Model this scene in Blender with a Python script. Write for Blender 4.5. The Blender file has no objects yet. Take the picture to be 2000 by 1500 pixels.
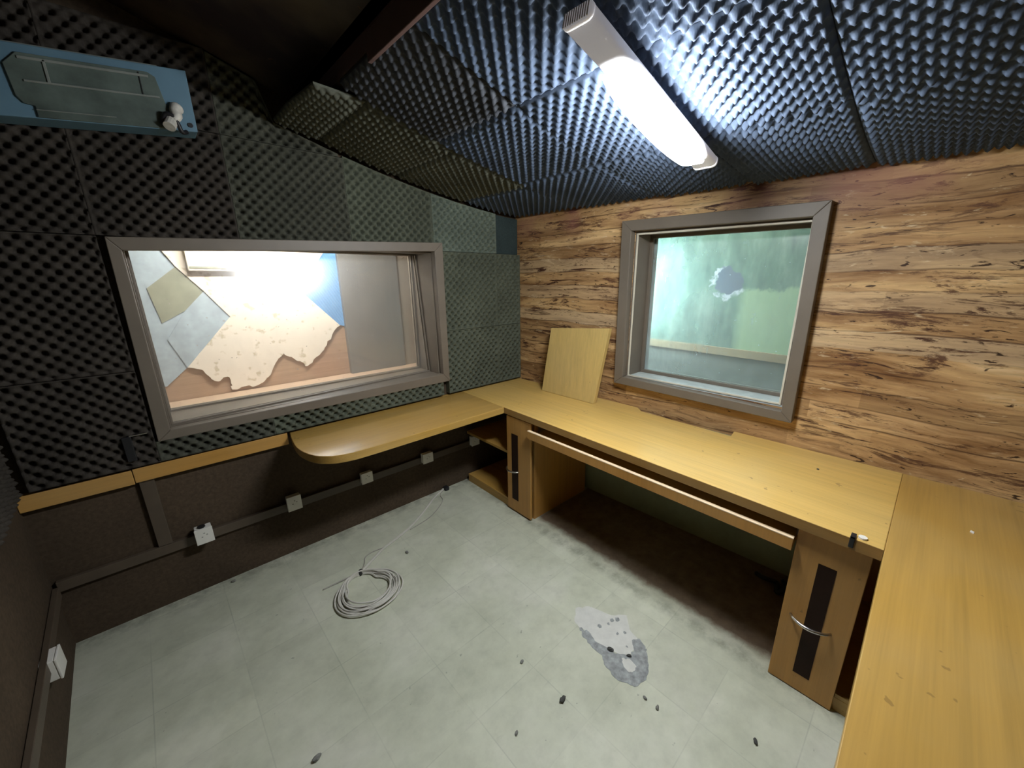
import bpy, bmesh, math, random
import numpy as np
from mathutils import Vector, Matrix

# ---------------------------------------------------------------- camera, world, exposure
scn = bpy.context.scene
C = scn.collection
CAM = (-2.1403, -2.3981, 1.5896)
YAW, PITCH, ROLL, FPX = math.radians(-43.854), math.radians(-16.005), math.radians(-0.039), 757.95
cd = bpy.data.cameras.new('camera'); cam = bpy.data.objects.new('camera', cd); C.objects.link(cam)
fw = Vector((-math.sin(YAW)*math.cos(PITCH), math.cos(YAW)*math.cos(PITCH), math.sin(PITCH)))
rt = Vector((math.cos(YAW), math.sin(YAW), 0)); up = rt.cross(fw)
R_ = rt*math.cos(ROLL)+up*math.sin(ROLL); U_ = -rt*math.sin(ROLL)+up*math.cos(ROLL)
cam.matrix_world = Matrix(((R_.x, U_.x, -fw.x, CAM[0]), (R_.y, U_.y, -fw.y, CAM[1]), (R_.z, U_.z, -fw.z, CAM[2]), (0, 0, 0, 1)))
cd.sensor_width = 36; cd.lens = FPX*36/2000; cd.shift_x = -37.35/2000; cd.shift_y = 4.9/2000
cd.clip_start = 0.02
scn.camera = cam
w = bpy.data.worlds.new('world'); scn.world = w; w.use_nodes = True
w.node_tree.nodes['Background'].inputs[0].default_value = (0.5, 0.6, 0.7, 1)
w.node_tree.nodes['Background'].inputs[1].default_value = 0.02
scn.view_settings.view_transform = 'Standard'; scn.view_settings.look = 'None'
scn.view_settings.exposure = 0.0; scn.view_settings.gamma = 1.0
scn.view_settings.use_curve_mapping = False
LAMP_POWER = 190.0        # emission of the diffuser of the ceiling lamp
LEFT_ROOM_POWER = 260.0    # lamp in the room behind the wide window
RIGHT_ROOM_POWER = 45.0   # unseen lamp added to light the room behind the square window

random.seed(4)
PI = math.pi
W1 = 0.045                # the room is a slight parallelogram: right wall and side wall lean with y
def XW(y, off=0.0): return off + W1*(-y)

# ---------------------------------------------------------------- node helpers
def s2l(c):
    return tuple((v/255/12.92 if v/255 <= .04045 else ((v/255+.055)/1.055)**2.4) for v in c)
class NT:
    def __init__(s, name):
        s.m = bpy.data.materials.new(name); s.m.use_nodes = True
        s.t = s.m.node_tree; s.t.nodes.clear()
        s.out = s.t.nodes.new('ShaderNodeOutputMaterial')
    def n(s, typ, ins=None, **kw):
        nd = s.t.nodes.new(typ)
        for k, v in kw.items(): setattr(nd, k, v)
        for k, v in (ins or {}).items():
            s.set(nd.inputs[k], v)
        return nd
    def set(s, sock, v):
        if hasattr(v, 'is_output') and v.is_output: s.t.links.new(v, sock)
        elif hasattr(v, 'outputs'): s.t.links.new(v.outputs[0], sock)
        else:
            if isinstance(v, (tuple, list)) and len(v) == 3 and sock.type == 'RGBA': v = (*v, 1)
            sock.default_value = v
    def obj(s): return s.n('ShaderNodeTexCoord').outputs['Object']
    def geo(s): return s.n('ShaderNodeNewGeometry').outputs['Position']
    def mapp(s, vec, sc=(1, 1, 1), loc=(0, 0, 0), rot=(0, 0, 0)):
        return s.n('ShaderNodeMapping', {'Vector': vec, 'Scale': sc, 'Location': loc, 'Rotation': rot}).outputs[0]
    def noise(s, vec, scale, detail=4, rough=.5, dist=0.0):
        return s.n('ShaderNodeTexNoise', {'Vector': vec, 'Scale': scale, 'Detail': detail, 'Roughness': rough, 'Distortion': dist}).outputs[0]
    def math(s, op, a, b=0.0, c=0.0):
        nd = s.n('ShaderNodeMath', operation=op)
        s.set(nd.inputs[0], a); s.set(nd.inputs[1], b)
        if op in ('MULTIPLY_ADD', 'SMOOTH_MIN', 'WRAP', 'COMPARE'): s.set(nd.inputs[2], c)
        return nd.outputs[0]
    def ramp(s, fac, stops, interp='LINEAR'):
        nd = s.n('ShaderNodeValToRGB', {'Fac': fac}); cr = nd.color_ramp; cr.interpolation = interp
        while len(cr.elements) > 1: cr.elements.remove(cr.elements[-1])
        for i, (p, c) in enumerate(stops):
            e = cr.elements[0] if i == 0 else cr.elements.new(p)
            e.position = p
            if not isinstance(c, (tuple, list)): c = (c, c, c)
            e.color = (*c, 1)
        return nd.outputs[0]
    def mix(s, fac, a, b, mode='MIX'):
        nd = s.n('ShaderNodeMix', data_type='RGBA', blend_type=mode)
        s.set(nd.inputs[0], fac); s.set(nd.inputs[6], a); s.set(nd.inputs[7], b)
        return nd.outputs[2]
    def sep(s, v):
        return s.n('ShaderNodeSeparateXYZ', {'Vector': v}).outputs
    def comb(s, x, y, z):
        return s.n('ShaderNodeCombineXYZ', {'X': x, 'Y': y, 'Z': z}).outputs[0]
    def bump(s, h, strength=.3, dist=.01):
        return s.n('ShaderNodeBump', {'Height': h, 'Strength': strength, 'Distance': dist}).outputs[0]
    def pbr(s, col, rough=.6, bump=None, metal=0.0, spec=.5, **kw):
        b = s.n('ShaderNodeBsdfPrincipled', {'Base Color': col, 'Roughness': rough, 'Metallic': metal, 'Specular IOR Level': spec})
        for k, v in kw.items(): s.set(b.inputs[k], v)
        if bump is not None: s.set(b.inputs['Normal'], bump)
        s.t.links.new(b.outputs[0], s.out.inputs[0]); return s.m

def simple(name, col, rough=.6, var=.15, scale=8, spec=.5, metal=0.0, bump=0.0):
    t = NT(name); o = t.obj(); nz = t.noise(o, scale, 5, .6)
    k = t.ramp(nz, [(.3, 1-var), (.7, 1+var)])
    c = t.mix(1.0, col, k, 'MULTIPLY')
    return t.pbr(c, rough, t.bump(nz, bump, .004) if bump else None, metal, spec)

def laminate(name, col, axis, rough=.33, coat=0.0):
    t = NT(name); g = t.geo()
    sc = [28, 28, 28]; sc[axis] = 1.1
    n1 = t.noise(t.mapp(g, tuple(sc)), 1.0, 5, .6, .3)
    sc2 = [140, 140, 140]; sc2[axis] = 3
    n2 = t.noise(t.mapp(g, tuple(sc2)), 1.0, 3, .6)
    n3 = t.noise(g, 2.2, 4, .6)
    k = t.math('ADD', t.math('MULTIPLY', n1, .6), t.math('MULTIPLY', n2, .4))
    c = t.ramp(k, [(.32, tuple(v*.84 for v in col)), (.5, col), (.68, tuple(min(1, v*1.14) for v in col))])
    dust = t.ramp(n3, [(.35, 0.0), (.8, .22)])
    c = t.mix(dust, c, (.55, .46, .26))
    dots = t.ramp(t.noise(g, 30, 2, .5), [(.735, 0.0), (.76, .5)])
    c = t.mix(dots, c, (.16, .09, .03))
    r = t.ramp(n3, [(.2, rough), (.8, rough+.10)])
    return t.pbr(c, r, None, 0, .5, **({'Coat Weight': coat, 'Coat Roughness': .14} if coat else {}))

def foam_mat(name, col, var=(.72, 1.25)):
    t = NT(name); g = t.geo()
    n1 = t.noise(g, 3.0, 5, .6); n2 = t.noise(g, 90, 3, .6)
    k = t.math('MULTIPLY', t.ramp(n1, [(.3, var[0]), (.7, var[1])]), t.ramp(n2, [(.3, .85), (.7, 1.12)]))
    c = t.mix(1.0, col, k, 'MULTIPLY')
    return t.pbr(c, .85, t.bump(n2, .25, .003), 0, .25)

def wallpaper():
    t = NT('wood_plank_wallpaper'); g = t.geo(); x, y, z = t.sep(g)
    # slow waviness so the printed boards do not run dead straight
    wob = t.noise(t.comb(0, t.math('MULTIPLY', y, 1.3), t.math('MULTIPLY', z, 2.5)), 1.0, 3, .5)
    zz = t.math('MULTIPLY_ADD', wob, .085, z)
    v1 = t.comb(0, t.math('MULTIPLY', y, 1.3), t.math('MULTIPLY', zz, 11))
    n1 = t.noise(v1, 1.0, 8, .62, .5)
    c = t.ramp(n1, [(.30, s2l((108, 72, 40))), (.41, s2l((150, 114, 74))), (.50, s2l((180, 144, 100))),
                    (.60, s2l((202, 166, 116))), (.74, s2l((224, 196, 152)))])
    # individual boards
    pid = t.math('FLOOR', t.math('MULTIPLY', zz, 11.5))
    rowoff = t.n('ShaderNodeTexWhiteNoise', noise_dimensions='1D'); t.set(rowoff.inputs['W'], pid)
    seg = t.math('FLOOR', t.math('MULTIPLY_ADD', y, .8, t.math('MULTIPLY', rowoff.outputs[0], 7.0)))
    wn = t.n('ShaderNodeTexWhiteNoise', {'Vector': t.comb(seg, pid, 0)}, noise_dimensions='3D')
    tone = t.ramp(wn.outputs[0], [(0, (.70, .66, .62)), (.3, (.92, .88, .84)), (.6, (1.04, 1.0, .93)), (.85, (1.12, 1.12, 1.1)), (1, (1.3, 1.34, 1.38))])
    c = t.mix(.8, c, tone, 'MULTIPLY')
    c = t.mix(t.ramp(rowoff.outputs[0], [(.80, 0.0), (.84, .5)]), c, s2l((206, 182, 146)))
    fr = t.math('FRACT', t.math('MULTIPLY', zz, 11.5))
    edge = t.math('MINIMUM', fr, t.math('SUBTRACT', 1.0, fr))
    em = t.noise(t.comb(0, t.math('MULTIPLY', y, 2.2), t.math('MULTIPLY', z, 5)), 1.0, 3)
    edm = t.math('MULTIPLY', t.ramp(edge, [(0.0, 1.0), (.06, 0.0)]), t.ramp(em, [(.38, .1), (.55, .9)]))
    c = t.mix(edm, c, s2l((70, 42, 26)))
    # fine grain
    n2 = t.noise(t.comb(0, t.math('MULTIPLY', y, 5), t.math('MULTIPLY', zz, 95)), 1.0, 5, .6)
    c = t.mix(.55, c, t.ramp(n2, [(.3, .72), (.5, 1.0), (.7, 1.2)]), 'MULTIPLY')
    # long dark tears of bark
    n3 = t.noise(t.comb(3.7, t.math('MULTIPLY', y, 3.2), t.math('MULTIPLY', zz, 30)), 1.0, 10, .74, .7)
    crack = t.ramp(n3, [(.38, 1.0), (.425, .7), (.452, 0.0)])
    reg = t.ramp(t.noise(t.comb(0, t.math('MULTIPLY', y, 1.1), t.math('MULTIPLY', z, 3.2)), 1.0, 3), [(.38, .35), (.55, 1.0)])
    c = t.mix(t.math('MULTIPLY', crack, reg), c, s2l((66, 36, 24)))
    # broad dark weathered bands and pale stripped boards
    n5 = t.noise(t.comb(6.3, t.math('MULTIPLY', y, 1.6), t.math('MULTIPLY', zz, 11)), 1.0, 10, .78, .5)
    c = t.mix(t.ramp(n5, [(.375, .9), (.405, .55), (.43, 0.0)]), c, s2l((84, 52, 36)))
    c = t.mix(t.ramp(n5, [(.60, 0.0), (.66, .6)]), c, s2l((214, 188, 150)))
    # small sharp flakes and knots
    n4 = t.noise(t.comb(9.1, t.math('MULTIPLY', y, 9), t.math('MULTIPLY', zz, 42)), 1.0, 6, .6, 1.4)
    c = t.mix(t.ramp(n4, [(.33, .95), (.38, 0.0)]), c, s2l((48, 28, 18)))
    c = t.mix(t.ramp(n4, [(.62, 0.0), (.70, .6)]), c, s2l((226, 204, 164)))
    # faded reddish print towards the top of the wall near the corner
    pat = t.ramp(t.noise(g, 3.1, 4), [(.45, 0.0), (.62, .5)])
    top = t.ramp(z, [(0.0, 0.0), (1.0, 1.0)])
    tm = t.n('ShaderNodeMapRange', {'Value': z, 'From Min': 1.82, 'From Max': 1.93}).outputs[0]
    c = t.mix(t.math('MULTIPLY', pat, tm), c, s2l((150, 98, 88)))
    return t.pbr(c, .55, t.bump(n3, .25, .004), 0, .35)

def floor_mat():
    t = NT('vinyl_floor_tiles'); g = t.geo(); x, y, z = t.sep(g)
    S = .287
    xs = t.math('ADD', x, t.math('MULTIPLY', y, 0.012))
    fx = t.math('FRACT', t.math('DIVIDE', t.math('ADD', xs, 2.436), S))
    fy = t.math('FRACT', t.math('DIVIDE', t.math('ADD', y, 5.81), S))
    ex = t.math('MINIMUM', fx, t.math('SUBTRACT', 1.0, fx)); ey = t.math('MINIMUM', fy, t.math('SUBTRACT', 1.0, fy))
    e = t.math('MINIMUM', ex, ey)
    gm = t.ramp(t.noise(g, 4.0, 3), [(.35, .03), (.7, .42)])
    seam = t.math('MULTIPLY', t.ramp(e, [(0.0, 1.0), (.010, 0.0)]), gm)
    wn = t.n('ShaderNodeTexWhiteNoise', {'Vector': t.comb(t.math('FLOOR', t.math('DIVIDE', t.math('ADD', xs, 2.436), S)), t.math('FLOOR', t.math('DIVIDE', t.math('ADD', y, 5.81), S)), 0)}, noise_dimensions='3D').outputs[0]
    n1 = t.noise(g, 2.6, 6, .62); n2 = t.noise(g, 14, 5, .65)
    c = t.ramp(n1, [(.3, (.44, .455, .345)), (.5, (.535, .55, .43)), (.7, (.61, .612, .505))])
    c = t.mix(.8, c, t.ramp(n2, [(.25, .84), (.5, 1.0), (.75, 1.1)]), 'MULTIPLY')
    c = t.mix(1.0, c, t.ramp(wn, [(0, .95), (1, 1.04)]), 'MULTIPLY')
    c = t.mix(seam, c, (.17, .19, .15))
    # darker brown floor colour under the desk, with a ragged front edge
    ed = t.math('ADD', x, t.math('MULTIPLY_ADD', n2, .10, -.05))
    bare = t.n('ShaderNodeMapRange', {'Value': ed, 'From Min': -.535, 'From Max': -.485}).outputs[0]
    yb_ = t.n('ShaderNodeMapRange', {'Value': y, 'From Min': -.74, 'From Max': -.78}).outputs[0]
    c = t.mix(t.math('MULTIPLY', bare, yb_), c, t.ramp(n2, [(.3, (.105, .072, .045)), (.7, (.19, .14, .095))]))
    # dirt rubbed along the foot of the cabinets and walls
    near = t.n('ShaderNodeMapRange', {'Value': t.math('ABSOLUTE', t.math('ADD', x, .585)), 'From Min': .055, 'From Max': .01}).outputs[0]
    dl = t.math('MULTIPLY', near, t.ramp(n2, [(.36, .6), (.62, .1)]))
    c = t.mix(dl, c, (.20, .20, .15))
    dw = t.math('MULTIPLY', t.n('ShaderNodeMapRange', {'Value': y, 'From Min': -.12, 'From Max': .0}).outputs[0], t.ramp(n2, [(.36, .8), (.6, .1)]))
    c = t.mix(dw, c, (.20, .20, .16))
    sp = t.ramp(t.noise(g, 34, 3, .6), [(.70, 0.0), (.745, .55)])
    c = t.mix(sp, c, (.16, .17, .14))
    sc = t.ramp(t.noise(t.mapp(g, (5, 22, 1), (0, 0, 0), (0, 0, .6)), 1.0, 5, .6, .8), [(.66, 0.0), (.72, .22)])
    c = t.mix(sc, c, (.26, .27, .23))
    return t.pbr(c, t.ramp(n1, [(.3, .42), (.7, .62)]), None, 0, .4)

def fabric_wall(name, col):
    t = NT(name); g = t.geo(); n1 = t.noise(g, 60, 4, .7); n2 = t.noise(g, 2.5, 4)
    k = t.math('MULTIPLY', t.ramp(n1, [(.3, .75), (.7, 1.25)]), t.ramp(n2, [(.3, .8), (.7, 1.2)]))
    return t.pbr(t.mix(1.0, col, k, 'MULTIPLY'), .85, t.bump(n1, .3, .002), 0, .2)

def emitter(name, col, power):
    t = NT(name); e = t.n('ShaderNodeEmission', {'Color': col, 'Strength': power})
    t.t.links.new(e.outputs[0], t.out.inputs[0]); return t.m

def glass(name, tint, dust_col, dust, rough=.0, refl=.06, seed=0.0, streak=1.0, haze=None):
    """thin pane: see-through, a little mirror and a film of dust"""
    t = NT(name); g = t.geo()
    tr = t.n('ShaderNodeBsdfTransparent', {'Color': tint})
    gl = t.n('ShaderNodeBsdfGlossy', {'Color': (1, 1, 1), 'Roughness': rough})
    df = t.n('ShaderNodeBsdfDiffuse', {'Color': dust_col})
    n1 = t.noise(t.mapp(g, (1, 1, 1), (seed, 0, 0)), 2.3, 5, .6, .6)
    n2 = t.noise(t.mapp(g, (9, 9, 2.2*streak)), 1.0, 6, .7)
    k = t.math('MULTIPLY', t.ramp(n1, [(.32, .55), (.68, 1.4)]), t.ramp(n2, [(.3, .75), (.7, 1.2)]))
    k = t.math('MULTIPLY', k, dust)
    if haze is not None:
        yy = t.sep(g)[1]
        k = t.math('MULTIPLY', k, t.n('ShaderNodeMapRange', {'Value': yy, 'From Min': haze[0], 'From Max': haze[1], 'To Min': haze[2], 'To Max': haze[3]}).outputs[0])  # coverage graded along y to paint the lamp's glow on the left of the pane
    spots = t.ramp(t.noise(g, 45, 2, .5), [(.735, 0.0), (.76, .35)])
    k = t.math('ADD', k, spots)
    m1 = t.n('ShaderNodeMixShader', {0: k, 1: tr.outputs[0], 2: df.outputs[0]})
    fr = t.n('ShaderNodeFresnel', {'IOR': 1.5})
    fk = t.math('MINIMUM', t.math('MULTIPLY', fr.outputs[0], refl/.04), .6)
    m2 = t.n('ShaderNodeMixShader', {0: fk, 1: m1.outputs[0], 2: gl.outputs[0]})
    t.t.links.new(m2.outputs[0], t.out.inputs[0]); return t.m

# ---------------------------------------------------------------- materials
M = {}
M['lam_x'] = laminate('maple_laminate_across', (.47, .275, .060), 0, .3, .7)
M['lam_y'] = laminate('maple_laminate_along', (.62, .395, .105), 1, .40, .25)
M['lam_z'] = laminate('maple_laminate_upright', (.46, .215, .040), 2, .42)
M['lam_strip'] = laminate('amber_edge_board', (.48, .245, .050), 0, .45)
M['lam_edge'] = laminate('maple_edge_band', (.42, .235, .05), 1, .4)
M['lam_edge_shade'] = laminate('shaded_amber_edge', (.27, .135, .025), 1, .5)  # shade of the grazing-lit front edge is painted into this colour
M['lam_pale'] = laminate('pale_shelf_board', (.85, .66, .44), 1, .4)
M['board'] = laminate('plywood_sheet', (.62, .44, .15), 2, .5)
M['foam_wall'] = foam_mat('green_grey_wall_foam', (.088, .098, .070))
M['foam_pale'] = foam_mat('faded_dusty_wall_foam', (.125, .150, .118))
M['foam_dark'] = foam_mat('charcoal_shaded_wall_foam', (.044, .037, .030))  # left-hand foam: the lamp's falloff is darkened into the charcoal tone
M['foam_mid'] = foam_mat('grey_half_shaded_wall_foam', (.068, .070, .052))  # middle step of the same falloff, also put into the colour
M['foam_dim'] = foam_mat('shaded_ceiling_foam', (.040, .044, .052))  # darker copy of the ceiling foam, with the lamp body's shade painted in
M['foam_ceil'] = foam_mat('blue_grey_ceiling_foam', (.058, .080, .122))
M['foam_old'] = foam_mat('olive_grey_ceiling_foam', (.070, .074, .056))
M['foam_flat'] = foam_mat('teal_grey_flat_foam', (.030, .046, .046))
M['wallpaper'] = wallpaper()
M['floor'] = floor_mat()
M['brown_wall'] = fabric_wall('brown_carpeted_wall', (.066, .046, .029))
M['brown_paint'] = simple('brown_painted_trunking', (.082, .060, .041), .5, .12, 12)
M['green_wall'] = simple('green_painted_wall', (.30, .34, .22), .7, .2, 4)
M['taupe'] = simple('taupe_painted_frame', (.165, .137, .105), .5, .08, 6)
M['taupe_dark'] = simple('dark_gap', (.05, .035, .028), .6)
M['seal'] = simple('pale_sealant', (.62, .58, .47), .5)
M['white'] = simple('white_plastic', (.74, .72, .66), .4, .05)
M['lampbody'] = simple('white_lamp_plastic', (.88, .86, .85), .4, .04)
M['black'] = simple('black_plastic', (.012, .012, .014), .45, .1)
M['darkstrip'] = simple('dark_brown_inset', (.022, .009, .005), .6, .15, 8, .15)
M['chrome'] = simple('brushed_steel', (.62, .60, .58), .28, .05, 20, .5, 1.0)
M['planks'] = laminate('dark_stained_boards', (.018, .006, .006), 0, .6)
M['fascia'] = simple('brown_fascia', (.10, .055, .048), .6)
M['cable'] = simple('grey_white_cable', (.58, .56, .50), .5, .06)
M['cable_dk'] = simple('grey_cable', (.40, .38, .33), .5, .06)
M['cement'] = simple('bare_grey_screed', (.30, .315, .31), .8, .35, 38, .2, 0, .4)
M['scraped'] = simple('scraped_pale_floor', (.60, .60, .55), .7, .08, 20)
M['grit'] = simple('dark_grit', (.06, .06, .055), .9, .3, 60)
M['grit_grey'] = simple('grey_grit', (.2, .2, .18), .9, .3, 60)
M['ac_blue'] = simple('light_blue_plastic_sheet', (.115, .215, .29), .45, .12, 5)
M['ac_grey'] = simple('grimy_translucent_panel', (.10, .13, .115), .35, .35, 9)
M['ac_rib'] = simple('pale_grimy_rib', (.20, .22, .20), .45, .2, 9)
M['rubber'] = simple('grimy_white_duct', (.62, .60, .54), .6, .25, 30)

# ---------------------------------------------------------------- object helpers
def props(o, label=None, cat=None, group=None, kind=None):
    if label: o['label'] = label
    if cat: o['category'] = cat
    if group: o['group'] = group
    if kind: o['kind'] = kind
    return o
def empty(name, loc, label, cat, group=None):
    o = bpy.data.objects.new(name, None); o.empty_display_size = .05; o.location = loc
    C.objects.link(o); return props(o, label, cat, group)
def link(name, me, mats, parent=None, smooth=False):
    for m in (mats if isinstance(mats, (list, tuple)) else [mats]): me.materials.append(M[m])
    if smooth:
        me.polygons.foreach_set('use_smooth', [True]*len(me.polygons))
    o = bpy.data.objects.new(name, me); C.objects.link(o)
    if parent is not None:
        # geometry is written in room coordinates; keep it there under its thing
        o.parent = parent; me.transform(Matrix.Translation(-Vector(parent_loc(parent))))
    return o
def parent_loc(p):
    l = Vector(p.location)
    while p.parent is not None:
        p = p.parent; l += Vector(p.location)
    return l
def raw(name, verts, faces, mats, parent=None, smooth=False, mi=None):
    me = bpy.data.meshes.new(name); me.from_pydata([tuple(v) for v in verts], [], [tuple(f) for f in faces])
    if mi is not None: me.polygons.foreach_set('material_index', mi)
    me.update(); return link(name, me, mats, parent, smooth)
def bevel(o, w_=.003, seg=2):
    b = o.modifiers.new('bevel', 'BEVEL'); b.width = w_; b.segments = seg; b.limit_method = 'ANGLE'; b.angle_limit = .6
    return o
class MB:
    def __init__(s): s.v = []; s.f = []; s.mi = []
    def hexa(s, p, mi=0):
        """8 points: bottom 4 counter-clockwise, top 4"""
        b = len(s.v); s.v += [tuple(q) for q in p]
        for f in ((0, 3, 2, 1), (4, 5, 6, 7), (0, 1, 5, 4), (1, 2, 6, 5), (2, 3, 7, 6), (3, 0, 4, 7)):
            s.f.append(tuple(b+i for i in f)); s.mi.append(mi)
        return s
    def box(s, x0, x1, y0, y1, z0, z1, mi=0, fn=None):
        p = [(x0, y0, z0), (x1, y0, z0), (x1, y1, z0), (x0, y1, z0), (x0, y0, z1), (x1, y0, z1), (x1, y1, z1), (x0, y1, z1)]
        if fn: p = [fn(*q) for q in p]
        return s.hexa(p, mi)
    def prism(s, poly, a, b, mi=0):
        """poly: list of 3D points; a->b: two offset vectors"""
        n = len(poly); k = len(s.v)
        s.v += [tuple(Vector(q)+Vector(a)) for q in poly]+[tuple(Vector(q)+Vector(b)) for q in poly]
        s.f.append(tuple(k+i for i in range(n))[::-1]); s.mi.append(mi)
        s.f.append(tuple(k+n+i for i in range(n))); s.mi.append(mi)
        for i in range(n):
            j = (i+1) % n; s.f.append((k+i, k+j, k+n+j, k+n+i)); s.mi.append(mi)
        return s
    def tube(s, pts, r, seg=10, mi=0, caps=True):
        pts = [Vector(p) for p in pts]; k0 = len(s.v); n = len(pts); prev = None
        for i, p in enumerate(pts):
            d = (pts[min(i+1, n-1)]-pts[max(i-1, 0)])
            d = d.normalized() if d.length > 1e-9 else Vector((0, 0, 1))
            if prev is None:
                a = d.cross(Vector((0, 0, 1))); a = a if a.length > .05 else d.cross(Vector((1, 0, 0)))
            else: a = prev-d*prev.dot(d)
            a.normalize(); prev = a; bq = d.cross(a); rr = r[i] if isinstance(r, (list, tuple)) else r
            for j in range(seg):
                t = 2*PI*j/seg; s.v.append(tuple(p+a*math.cos(t)*rr+bq*math.sin(t)*rr))
        for i in range(n-1):
            for j in range(seg):
                j2 = (j+1) % seg
                s.f.append((k0+i*seg+j, k0+i*seg+j2, k0+(i+1)*seg+j2, k0+(i+1)*seg+j)); s.mi.append(mi)
        if caps:
            s.f.append(tuple(k0+j for j in range(seg))[::-1]); s.mi.append(mi)
            s.f.append(tuple(k0+(n-1)*seg+j for j in range(seg))); s.mi.append(mi)
        return s
    def done(s, name, mats, parent=None, smooth=False, bev=0):
        me = bpy.data.meshes.new(name); me.from_pydata(s.v, [], s.f); me.polygons.foreach_set('material_index', s.mi)
        bm = bmesh.new(); bm.from_mesh(me); bmesh.ops.recalc_face_normals(bm, faces=bm.faces); bm.to_mesh(me); bm.free()
        o = link(name, me, mats, parent, smooth)
        if bev: bevel(o, bev)
        return o
def spline(pts, per=8):
    """Catmull-Rom through the points"""
    P = [Vector(p) for p in pts]; out = []
    for i in range(len(P)-1):
        a, b, c, d = P[max(i-1, 0)], P[i], P[i+1], P[min(i+2, len(P)-1)]
        for k in range(per):
            t = k/per
            out.append(.5*((2*b)+(-a+c)*t+(2*a-5*b+4*c-d)*t*t+(-a+3*b-3*c+d)*t**3))
    out.append(P[-1]); return out
def structure(o): o['kind'] = 'structure'; return o

# ---------------------------------------------------------------- the room shell
FAR_X, NEAR_Y = -2.675, -3.10
def ZC(x):                               # underside of the sagging ceiling foam
    a = max(0.0, -x); return 2.0+.05*a+.085*a*a
FT = .034                                # foam sheet thickness
def XS(y): return FAR_X+W1*(-y)          # side wall on the left
b = MB(); b.hexa([(FAR_X-.1, .1, -.05), (.1, .1, -.05), (.4, NEAR_Y-.1, -.05), (FAR_X-.1, NEAR_Y-.1, -.05)][::-1] +
                 [(FAR_X-.1, .1, 0), (.1, .1, 0), (.4, NEAR_Y-.1, 0), (FAR_X-.1, NEAR_Y-.1, 0)][::-1])
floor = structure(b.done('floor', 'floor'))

# left wall with the wide opening (solid 0.32 m wall)
OX0, OX1, OZ0, OZ1 = -2.185, -.745, .905, 1.735
b = MB()
for (a, c, d, e) in ((FAR_X-.15, .25, -.05, OZ0), (FAR_X-.15, .25, OZ1, 2.95), (FAR_X-.15, OX0, OZ0, OZ1), (OX1, .25, OZ0, OZ1)):
    b.box(a, c, 0, .32, d, e)
structure(b.done('wall_left', 'brown_wall'))
# right wall with the square opening
RY0, RY1, RZ0, RZ1 = -1.034, -1.935, .940, 1.840
b = MB(); sk = lambda x, y, z: (x+XW(y), y, z)
for (a, c, d, e) in ((-0.0, NEAR_Y-.1, .72, RZ0), (-0.0, NEAR_Y-.1, RZ1, 2.3), (0, RY0, RZ0, RZ1), (RY1, NEAR_Y-.1, RZ0, RZ1)):
    b.box(0, .22, c, a, d, e, 0, sk)
b.box(0, .22, NEAR_Y-.1, 0, -.05, .72, 1, sk)
structure(b.done('wall_right', ['wallpaper', 'green_wall']))
b = MB(); b.hexa([(XS(.3)-.1, .3, -.05), (XS(.3), .3, -.05), (XS(NEAR_Y), NEAR_Y, -.05), (XS(NEAR_Y)-.1, NEAR_Y, -.05)][::-1] +
                 [(XS(.3)-.1, .3, 2.95), (XS(.3), .3, 2.95), (XS(NEAR_Y), NEAR_Y, 2.95), (XS(NEAR_Y)-.1, NEAR_Y, 2.95)][::-1])
structure(b.done('wall_side', 'brown_wall'))
b = MB(); b.box(FAR_X-.2, .5, NEAR_Y-.1, NEAR_Y, -.05, 2.95)
structure(b.done('wall_near', 'brown_wall'))
# ceiling: foam backing curve over the worktops, raised dark boards beyond
EDGE = -1.47
vs, fs, mi = [], [], []
xs = [.4]+[-.1*i for i in range(0, 15)]+[EDGE]
prof = [(x, ZC(x)+FT+.004) for x in xs]
nb = len(prof)
rec = [(EDGE, ZC(EDGE)+.15)]+[(EDGE-.13*i, ZC(EDGE)+.15+.30*.13*i) for i in range(1, 11)]
prof += rec
for (x, z) in prof:
    vs += [(x, .30, z), (x, NEAR_Y-.1, z)]
for i in range(len(prof)-1):
    fs.append((2*i, 2*i+1, 2*i+3, 2*i+2)); mi.append(2 if i == nb-1 else (0 if i < nb-1 else 1))
vs2 = [(x, y, z+.06) for x, y, z in vs]; k = len(vs)
fs2 = [tuple(k+j for j in f[::-1]) for f in fs]
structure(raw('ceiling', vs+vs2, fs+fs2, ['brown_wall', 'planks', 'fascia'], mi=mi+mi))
# lip board along the edge of the recess
b = MB(); b.box(EDGE-.014, EDGE, -2.9, -.95, ZC(EDGE)-.005, ZC(EDGE)+.075)
structure(b.done('trim_1', 'fascia', bev=.002))

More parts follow.
